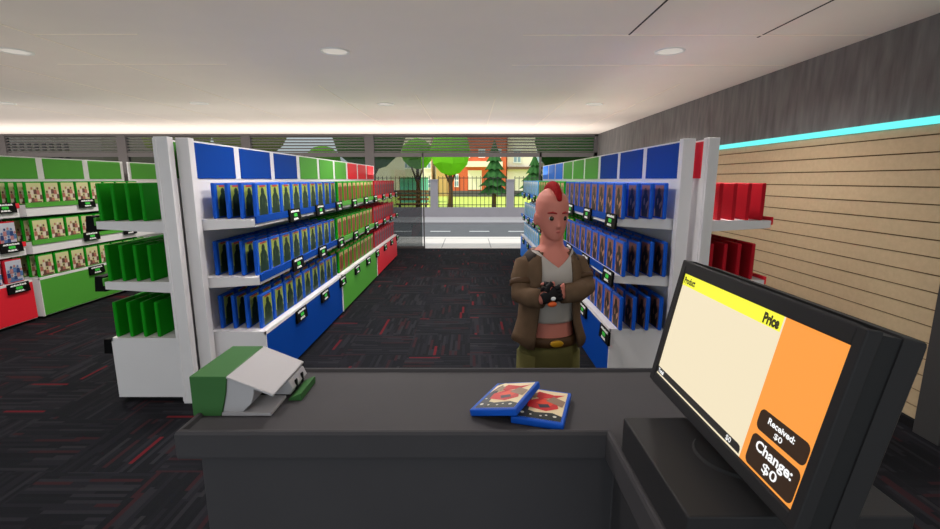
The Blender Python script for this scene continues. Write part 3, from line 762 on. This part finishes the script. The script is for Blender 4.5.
# legs and feet
for sx in (-1, 1):
    body.tube([(sx*.075, 0, .80), (sx*.085, -.005, .62), (sx*.092, -.01, .44), (sx*.098, .005, .26), (sx*.10, .012, .08)], [.085, .078, .060, .052, .040], 14)
    body.ell((sx*.103, -.045, .045), (.045, .115, .040), 12, 8)
bo = body.build('body', SKIN, per)
rmf = bo.modifiers.new('Remesh', 'REMESH'); rmf.mode = 'VOXEL'; rmf.voxel_size = 0.0062; rmf.use_smooth_shade = True
smf = bo.modifiers.new('Smooth', 'SMOOTH'); smf.factor = 0.5; smf.iterations = 4
# face
for sx in (-1, 1):
    e = MB().ell(hp((sx*0.035, -0.0895, 0.119)), (0.0150, 0.012, 0.0140), 14, 10, rot=HM.to_3x3()).build('eye', EYEW, per)
    MB().ell(hp((sx*0.035, -0.0945, 0.119)), (0.0135, 0.0100, 0.0138), 12, 8, rot=HM.to_3x3()).build('iris', EYED, e)
    MB().tube([hp((sx*0.014, -0.105, 0.146)), hp((sx*0.036, -0.103, 0.151)), hp((sx*0.058, -0.086, 0.146))], [.0045, .0052, .003], 8).build('eyebrow', BROW, per)
MB().tube([hp((-0.024, -0.093, 0.044)), hp((0, -0.104, 0.047)), hp((0.024, -0.093, 0.044))], [.0035, .0072, .0035], 8).build('lips', LIP, per)
# mohawk: a crest from the forehead over the crown
prof = []
for i in range(17):
    t = R(24 + 9.4 * i)
    base = Vector((0, 0.006 - 0.110*math.cos(t), 0.158 + 0.110*math.sin(t)))
    hgt = 0.007 + 0.034 * math.sin(PI * min(1, (i + 1.5) / 16.5)) ** 0.7
    dr = Vector((0, -math.cos(t), math.sin(t)))
    wv = 0.009 + 0.016 * math.sin(PI * (i + 0.6) / 17) ** 0.7
    q = lambda h, w: hp(base + dr*h + Vector((w, 0, 0)))
    prof.append([q(-.014, -wv), q(hgt*.55, -wv), q(hgt*.9, -wv*.6), q(hgt, 0), q(hgt*.9, wv*.6), q(hgt*.55, wv), q(-.014, wv)])
mo = MB().loft(prof).build('mohawk', HAIR, per)
ss = mo.modifiers.new('Subdivision', 'SUBSURF'); ss.levels = 1; ss.render_levels = 1
# tank top with V neck
tk = [er(0, 0, zz, a, b, 32) for zz, a, b in ((0.968, .129, .097), (0.98, .129, .097), (1.05, .135, .101), (1.16, .151, .111), (1.22, .155, .110))]
top = []
for p in er(0, -0.002, 1.34, .112, .086, 32):
    zz = 1.345 if p[1] > 0 else 1.262 + 0.083 * min(1.0, abs(p[0]) / 0.095)
    f = 1.0 + (1.345 - zz) * 3.2
    top.append((p[0] * f, p[1] * min(f, 1.24), zz))
tk.append(top)
MB().loft(tk, cap=False).build('tank_top', TANK, per).modifiers.new('Solidify', 'SOLIDIFY').thickness = 0.004
# trousers, belt, buckle, boots
tr = MB()
tr.loft([er(0, 0, zz, a, b) for zz, a, b in ((0.68, .160, .11), (0.74, .166, .118), (0.80, .162, .118), (0.865, .150, .110))])
for sx in (-1, 1):
    tr.tube([(sx*.080, 0, .79), (sx*.088, -.005, .62), (sx*.095, -.01, .44), (sx*.10, .005, .26), (sx*.102, .010, .09)], [.094, .090, .076, .068, .066], 16)
tr.build('trousers', PANT, per)
MB().loft([er(0, 0, zz, a, b, 32) for zz, a, b in ((0.842, .157, .115), (0.844, .161, .119), (0.888, .153, .113), (0.890, .146, .106))], cap=True).build('belt', LEAT, per)
MB().loft([er(0, -0.118 - d, 0, 1, 1, 4) and [(0.036*s*math.cos(t), -0.112 - d, 0.866 + 0.018*s*math.sin(t)) for t in [2*PI*i/20 for i in range(20)]] for d, s in ((0, 1.0), (0.010, 1.0), (0.013, .8))]).build('buckle', BUCK, per)
for sx in (-1, 1):
    bt = MB(); bt.ell((sx*.104, -.05, .05), (.054, .13, .05), 14, 8); bt.tube([(sx*.102, .01, .05), (sx*.102, .01, .17)], [.058, .064], 14)
    bt.box(sx*.104 - .05, sx*.104 + .05, -.16, .07, 0, .02)
    bt.build('boot', BOOT, per)
# jacket: open shell, sleeves, collar, dark arm bands
jr = []
for zz, a, b, gp in ((0.862, .200, .148, .148), (0.90, .186, .140, .138), (0.97, .166, .126, .120), (1.05, .160, .122, .110), (1.15, .165, .124, .106), (1.23, .168, .118, .102), (1.275, .158, .104, .098), (1.31, .130, .092, .094), (1.335, .106, .082, .080)):
    t = math.asin(min(0.95, gp * 0.82 / a))
    jr.append(er(0, 0.004, zz, a, b, 30, -PI/2 + t, 1.5*PI - t, closed=False))
for k in (0, 1):
    for i in (0, 1, 2, 27, 28, 29):
        p = jr[k][i]; jr[k][i] = (p[0], p[1] - 0.004, p[2] - (0.022 if i in (0, 1, 28, 29) else 0.010) * (1 - k))
ja = MB().loft(jr, cap=False, closed=False).build('jacket', JACK, per)
sd = ja.modifiers.new('Solidify', 'SOLIDIFY'); sd.thickness = 0.012; sd.offset = 0
cl = [er(0, 0.012, zz, a, b, 22, -PI/2 + 0.85, 1.5*PI - 0.85, closed=False) for zz, a, b in ((1.285, .156, .100), (1.315, .130, .094), (1.340, .106, .086))]
co_ = MB().loft(cl, cap=False, closed=False).build('collar', DARKC, per)
sd = co_.modifiers.new('Solidify', 'SOLIDIFY'); sd.thickness = 0.016; sd.offset = 0
for sx in (-1, 1):
    p = AR[sx]
    MB().tube([(sx*.116, .006, 1.285), p[0], p[1], p[2], p[3], tuple(Vector(p[3]).lerp(Vector(p[4]), 0.80))], [.036, .058, .055, .057, .052, .049], 18).build('sleeve', JACK, per)
    q = Vector(p[1]).lerp(Vector(p[2]), 0.12); r_ = Vector(p[1]).lerp(Vector(p[2]), 0.46)
    MB().tube([q, q.lerp(r_, 0.1), q.lerp(r_, 0.9), r_], [.056, .0605, .0608, .057], 18).build('arm_band', LEAT, per)
gl = MB(); hand(gl, *HA, k=0.92, grow=0.0032, part='glove'); gl.build('glove', GLOV, per)
gl = MB(); hand(gl, *HB, k=0.92, grow=0.0032, part='glove'); gl.build('glove', GLOV, per)
MB().ell((-0.064, -0.212, 1.133), (0.013, 0.006, 0.010), 12, 8).build('glove_badge', TXW, per)
MB().ell((-0.064, -0.199, 1.102), (0.024, 0.016, 0.014), 12, 8).build('glove_trim', ORNG, per)
# ------------------------------------------------------------------ street outside
PAVE = mat('pale_paving', (204, 198, 194), 0.85, 0.1, noise=0.03, nscale=1.5); JOINT = mat('paving_joint', (150, 146, 144), 0.9)
ASPH = mat('asphalt', (94, 94, 98), 0.9, 0.1, noise=0.06, nscale=4); GREYW = mat('grey_render', (148, 142, 147), 0.85, 0.1, noise=0.03, nscale=3)
PAVE2 = mat('grey_paving', (144, 140, 144), 0.9, noise=0.02, nscale=1.5); LAWN = mat('lawn', (186, 200, 100), 0.95, 0.05, noise=0.12, nscale=3)
def ground(name, y0, y1, zt, m, label, cat):
    return struct(MB().box(-40, 40, y0, y1, zt - 0.2, zt).build(name, m), label, cat)
ground('pavement', YF, 13.95, 0.0, PAVE, 'pale paved sidewalk just outside the shop', 'pavement')
jm = MB()
for k in range(-20, 20):
    jm.box(k*1.25 + 0.52, k*1.25 + 0.545, YF + 0.1, 13.55, 0, 0.003)
jm.box(-40, 40, 13.55, 13.58, 0, 0.003)
struct(jm.build('pavement_joints', JOINT), 'joints of the sidewalk slabs', 'pavement')
ground('road', 13.95, 18.4, -0.04, ASPH, 'grey asphalt road across the front', 'road')
dm = MB()
for k in range(-16, 16):
    dm.box(k*1.33 - 0.02, k*1.33 + 0.66, 15.75, 15.87, -0.04, -0.036)
struct(dm.build('road_markings', mat('road_paint', (214, 214, 214), 0.8)), 'white dashes along the road', 'road marking')
ground('far_pavement', 18.4, 21.2, 0.03, PAVE2, 'grey sidewalk beyond the road', 'pavement')
jm = MB()
for k in range(-14, 14):
    jm.box(k*1.6 - 0.35, k*1.6 - 0.31, 18.6, 20.2, 0.03, 0.033)
jm.box(-40, 40, 19.9, 19.96, 0.03, 0.033)
struct(jm.build('far_pavement_joints', JOINT), 'joints of the far sidewalk slabs', 'pavement')
ground('lawn', 21.4, 70, 0.10, LAWN, 'bright green lawn beyond the fence', 'lawn')
gw = tag(MB().box(-24, 24, 21.2, 21.45, 0.03, 0.45).build('garden_wall', GREYW), 'low grey garden wall across the road under the iron fence', 'wall')
IRON = mat('iron', (52, 50, 46), 0.6, 0.3)
fx = []
pillx = [-9.1, -5.5, -1.62, 1.82, 5.3]
for i, x in enumerate(pillx):
    p = thing('gate_pillar', 'grey square fence pillar on the garden wall, %s' % (('farthest left, behind tinted glass', 'left of the bench, behind tinted glass', 'left of the lime green tree', 'right of the tall conifer', 'behind the right aisle rack')[i]), 'pillar', (x, 21.32, 0.45), 0, 'fence pillars')
    MB().box(-0.17, 0.17, -0.12, 0.12, 0, 1.20).build('shaft', GREYW, p)
    MB().box(-0.19, 0.19, -0.14, 0.14, 1.20, 1.26).build('cap', GREYW, p)
for i in range(len(pillx) - 1):
    a, b = pillx[i] + 0.175, pillx[i+1] - 0.175
    f = thing('iron_fence', 'black iron bar fence panel, %s' % (('farthest left, behind tinted glass', 'in front of the bench', 'in front of the orange house', 'right of the tall conifer')[i]), 'fence', ((a+b)/2, 21.32, 0.45), 0, 'iron fence panels')
    h = (b - a) / 2
    for zz in (0.10, 0.62, 1.30):
        MB().box(-h, h, -0.015, 0.015, zz, zz + 0.03).build('rail', IRON, f)
    m = MB(); n = int((b - a) / 0.19)
    for k in range(n + 1):
        x = -h + 0.03 + (b - a - 0.06) * k / n
        m.box(x - 0.012, x + 0.012, -0.012, 0.012, 0.0, 1.40)
    m.build('bars', IRON, f)
# bench
BW = mat('bench_wood', (150, 112, 70), 0.8, noise=0.1, nscale=10)
b = thing('park_bench', 'brown wooden park bench behind the fence, seen through tinted glass', 'bench', (-2.72, 22.3, 0.10))
for zz in (0.62, 0.80, 0.98): MB().box(-0.75, 0.75, 0.16, 0.20, zz, zz + 0.12).build('back_slat', BW, b)
for yy in (-0.25, -0.11, 0.03): MB().box(-0.75, 0.75, yy, yy + 0.11, 0.44, 0.48).build('seat_slat', BW, b)
for xx in (-0.62, 0.62): MB().box(xx - 0.03, xx + 0.03, -0.24, 0.20, 0.0, 0.44).box(xx - 0.03, xx + 0.03, 0.17, 0.23, 0, 1.1).build('leg', IRON, b)
# trees
BARK = mat('bark', (104, 76, 52), 0.9, noise=0.15, nscale=12)
def leafm(n, c): return mat('leaf_' + n, c, 0.9, 0.05, noise=0.07, nscale=1.2)
def round_tree(x, y, zc, rx, rz, lm, label, seed, group='broad trees across the road'):
    t = thing('broad_tree', label, 'tree', (x, y, 0.1), 0, group)
    m = MB(); rr = random.Random(seed)
    m.ell((0, 0, zc - 0.1), (rx, rx * 0.9, rz), 9, 6)
    m.v = [(p[0] * rr.uniform(.93, 1.07), p[1] * rr.uniform(.93, 1.07), p[2] + rr.uniform(-.05, .05)) for p in m.v]
    m.sm = [False] * len(m.sm)
    m.build('crown', lm, t)
    m = MB(); m.tube([(0, 0, 0), (0.03, 0, zc*0.35), (0, 0, zc * 0.8)], [.15, .11, .08], 8)
    for s in (-1, 1): m.tube([(0.02, 0, zc*0.42), (s*rx*0.5, 0, zc - rz*0.5)], [.07, .04], 6)
    m.build('trunk', BARK, t)
LG = leafm('lime', (120, 206, 40)); DG = leafm('dark', (52, 104, 40)); MG = leafm('mid', (104, 176, 44))
round_tree(-1.02, 24.2, 3.15, 1.02, 1.30, LG, 'bright lime green round tree beyond the fence pillar', 1)
round_tree(-3.0, 27.0, 3.15, 0.95, 0.85, MG, 'mid green round tree seen through tinted glass beside the opening', 2)
round_tree(-4.95, 23.6, 3.75, 1.7, 1.62, DG, 'big dark green tree behind the red rack end', 3)
round_tree(-8.0, 26.0, 2.6, 1.0, 0.9, MG, 'mid green tree left of the big dark tree', 4)
round_tree(4.9, 23.2, 3.6, 1.9, 1.7, DG, 'dark green tree behind the right aisle rack', 5)
round_tree(-11.0, 24.0, 4.0, 1.9, 1.3, leafm('olive', (122, 134, 70)), 'olive green tree behind the louvres over the blue headers', 6)
round_tree(-15.2, 25.0, 4.0, 1.7, 1.2, leafm('olive', (122, 134, 70)), 'olive green tree behind the louvres by the rack posts', 8)
def conifer(x, y, zb, zt, rad, label, seed, layers=6):
    t = thing('conifer', label, 'tree', (x, y, 0.1), 0, 'conifers across the road')
    m = MB(); rr = random.Random(seed); n = 18
    H = zt - zb
    for k in range(layers):
        z0 = zb - 0.1 + H * (k / (layers + 0.6)); z1 = min(zt - 0.1, z0 + H * 1.9 / (layers + 0.6))
        r0 = rad * (1 - 0.80 * k / (layers - 0.2)) ; a0 = rr.uniform(0, 1)
        r1 = 0.02
        rings = [[(0.3*r0*math.cos(2*PI*i/n), 0.3*r0*math.sin(2*PI*i/n), z0 + 0.12) for i in range(n)],
                 [((r0 if i % 2 else r0*0.74) * rr.uniform(.9, 1.05) * math.cos(a0 + 2*PI*i/n), (r0 if i % 2 else r0*0.74) * rr.uniform(.9, 1.05) * math.sin(a0 + 2*PI*i/n), z0 - (0.05 if i % 2 else -0.04)) for i in range(n)],
                 [(0.45*r0*math.cos(a0 + 2*PI*i/n), 0.45*r0*math.sin(a0 + 2*PI*i/n), z0 + (z1-z0)*0.45) for i in range(n)],
                 [(r1*math.cos(a0 + 2*PI*i/n), r1*math.sin(a0 + 2*PI*i/n), z1) for i in range(n)]]
        m.loft(rings, smooth=False)
    m.build('foliage', leafm('conifer', (58, 102, 54)), t)
    MB().tube([(0, 0, 0), (0, 0, zb + 0.3)], [.13, .10], 8).build('trunk', BARK, t)
conifer(1.28, 25.0, 0.95, 3.75, 0.98, 'tall dark green conifer in front of the orange house', 11)
conifer(3.45, 25.4, 0.85, 3.05, 1.05, 'shorter conifer right of the tall one', 12, 5)
# houses
ORAN = mat('orange_brick', (222, 108, 70), 0.9, noise=0.06, nscale=6); CREAM = mat('cream_render', (250, 238, 216), 0.9, noise=0.01)
PALE = mat('pale_yellow_render', (244, 228, 160), 0.9); SLTR = mat('slate_roof', (92, 84, 86), 0.9, noise=0.1, nscale=3); WFR = mat('window_trim', (250, 248, 244), 0.7)
WGL = mat('house_window_glass', (150, 172, 190), 0.15, 0.5); DKP = mat('house_plinth', (104, 98, 98), 0.9); EAVE = mat('eaves', (120, 92, 74), 0.9)
def house(name, x0, x1, y0, y1, h, wallm, label, wins, roofm=SLTR, roof_h=1.8, group='houses across the road', plinth=True):
    t = thing(name, label, 'house', ((x0+x1)/2, y0, 0.1), 0, group)
    cx = (x0 + x1) / 2; hw = (x1 - x0) / 2; d = y1 - y0
    MB().box(-hw, hw, 0, d, 0, h).build('walls', wallm, t)
    MB().prism([(-0.35, h), (d + 0.35, h), (d + 0.35, h + 0.15), (d/2, h + roof_h), (-0.35, h + 0.15)], 'x', -hw - 0.05, hw + 0.05).build('roof', roofm, t)
    if plinth: MB().box(-hw, hw, -0.08, 0, 0, 0.55).build('plinth', DKP, t)
    for wx, wz, ww, wh in wins:
        wf = MB().box(wx - cx - ww/2, wx - cx + ww/2, -0.10, 0, wz - wh/2, wz + wh/2).build('window', WFR, t)
        m = MB()
        for sx in (-1, 1):
            for sz in (-1, 1):
                m.box(wx - cx + sx*ww*0.23 - ww*0.17, wx - cx + sx*ww*0.23 + ww*0.17, -0.115, -0.10, wz + sz*wh*0.23 - wh*0.17, wz + sz*wh*0.23 + wh*0.17)
        m.build('pane', WGL, wf)
    return t, cx
h1, cx = house('brick_house', -1.75, 3.40, 44.5, 52, 5.6, ORAN, 'orange brick house with white windows facing the shop', [(-0.30, 4.0, .62, .8), (1.1, 4.0, .62, .8), (2.6, 4.0, .62, .8), (-1.62 + 0.35, 1.5, .4, 1.2)])
MB().box(-0.4 - cx, 3.0 - cx, -0.9, 0, 2.75, 3.25).build('porch_roof', CREAM, h1)
MB().box(-0.2 - cx, 1.1 - cx, -0.12, 0, 0.65, 2.45).build('porch_door', CREAM, h1)
MB().box(-1.2 - cx, -0.5 - cx, 2, 2.8, 6.2, 8.2).build('chimney', ORAN, h1)
house('cream_house', -9.2, -3.75, 46, 53, 6.4, CREAM, 'cream house left of the orange house', [(-4.1, 3.2, .7, 1.2), (-6.0, 3.2, .7, 1.2), (-4.1, 1.2, .7, .9)])
MB().box(-3.35, -2.15, 47, 52, 0.1, 3.9).build('garden_annexe', PALE)
tag(bpy.data.objects['garden_annexe'], 'pale yellow annexe between the cream and orange houses', 'house')
h2, cx2 = house('white_house', 3.52, 12.9, 45, 52, 6.2, CREAM, 'white house right of the orange house behind the short conifer', [(4.45, 3.75, .75, 1.3), (6.6, 3.75, .75, 1.3), (8.4, 3.75, .75, 1.3), (6.4, 1.3, .9, 1.1)])
MB().box(3.52 - cx2, 12.9 - cx2, -0.5, 0, 2.55, 2.78).build('canopy', EAVE, h2)
APT = mat('grey_apartment', (136, 126, 126), 0.9); 
ap = thing('apartment_block', 'grey apartment block with rows of small windows seen over the left wall rack', 'building', (-35.0, 40, 0.1), 0)
MB().box(-5.5, 4.2, 0, 10, 0, 8.0).build('walls', APT, ap)
for r_ in range(4):
    for k in range(8):
        MB().box(-3.2 + 0.62*k, -2.9 + 0.62*k, -0.06, 0, 3.0 + 1.0*r_, 3.55 + 1.0*r_).build('window', mat('dark_window', (60, 56, 60), 0.4), ap)
tp = thing('teal_kiosk', 'teal kiosk seen through tinted glass behind the bench', 'kiosk', (-4.0, 33, 0.1))
MB().box(-0.9, 0.9, 0, 2, 0, 1.75).build('walls', mat('teal_paint', (120, 206, 190), 0.8), tp)
MB().box(-1.1, 1.1, -0.2, 2.2, 1.75, 1.95).build('roof', CREAM, tp)

# ------------------------------------------------------------------ light: sky and sun
W = bpy.data.worlds.new('world'); bpy.context.scene.world = W; W.use_nodes = True
bg = W.node_tree.nodes['Background']; bg.inputs[0].default_value = (0.80, 0.90, 0.94, 1); bg.inputs[1].default_value = 1.4
su = bpy.data.lights.new('sun', 'SUN'); su.energy = 2.7; su.angle = R(2); su.color = (1, 0.95, 0.86)
so = bpy.data.objects.new('sun', su); C.objects.link(so)
so.rotation_euler = Vector((-0.5, -0.24, 0.85)).to_track_quat('Z', 'Y').to_euler(); so.location = (5, 10, 20)

sc = bpy.context.scene
vs = sc.view_settings
vs.view_transform = 'Standard'; vs.look = 'None'; vs.exposure = 0.0; vs.gamma = 1.0; vs.use_curve_mapping = False
sc.cycles.max_bounces = 8; sc.cycles.diffuse_bounces = 4; sc.cycles.transparent_max_bounces = 12
sc.cycles.use_denoising = True
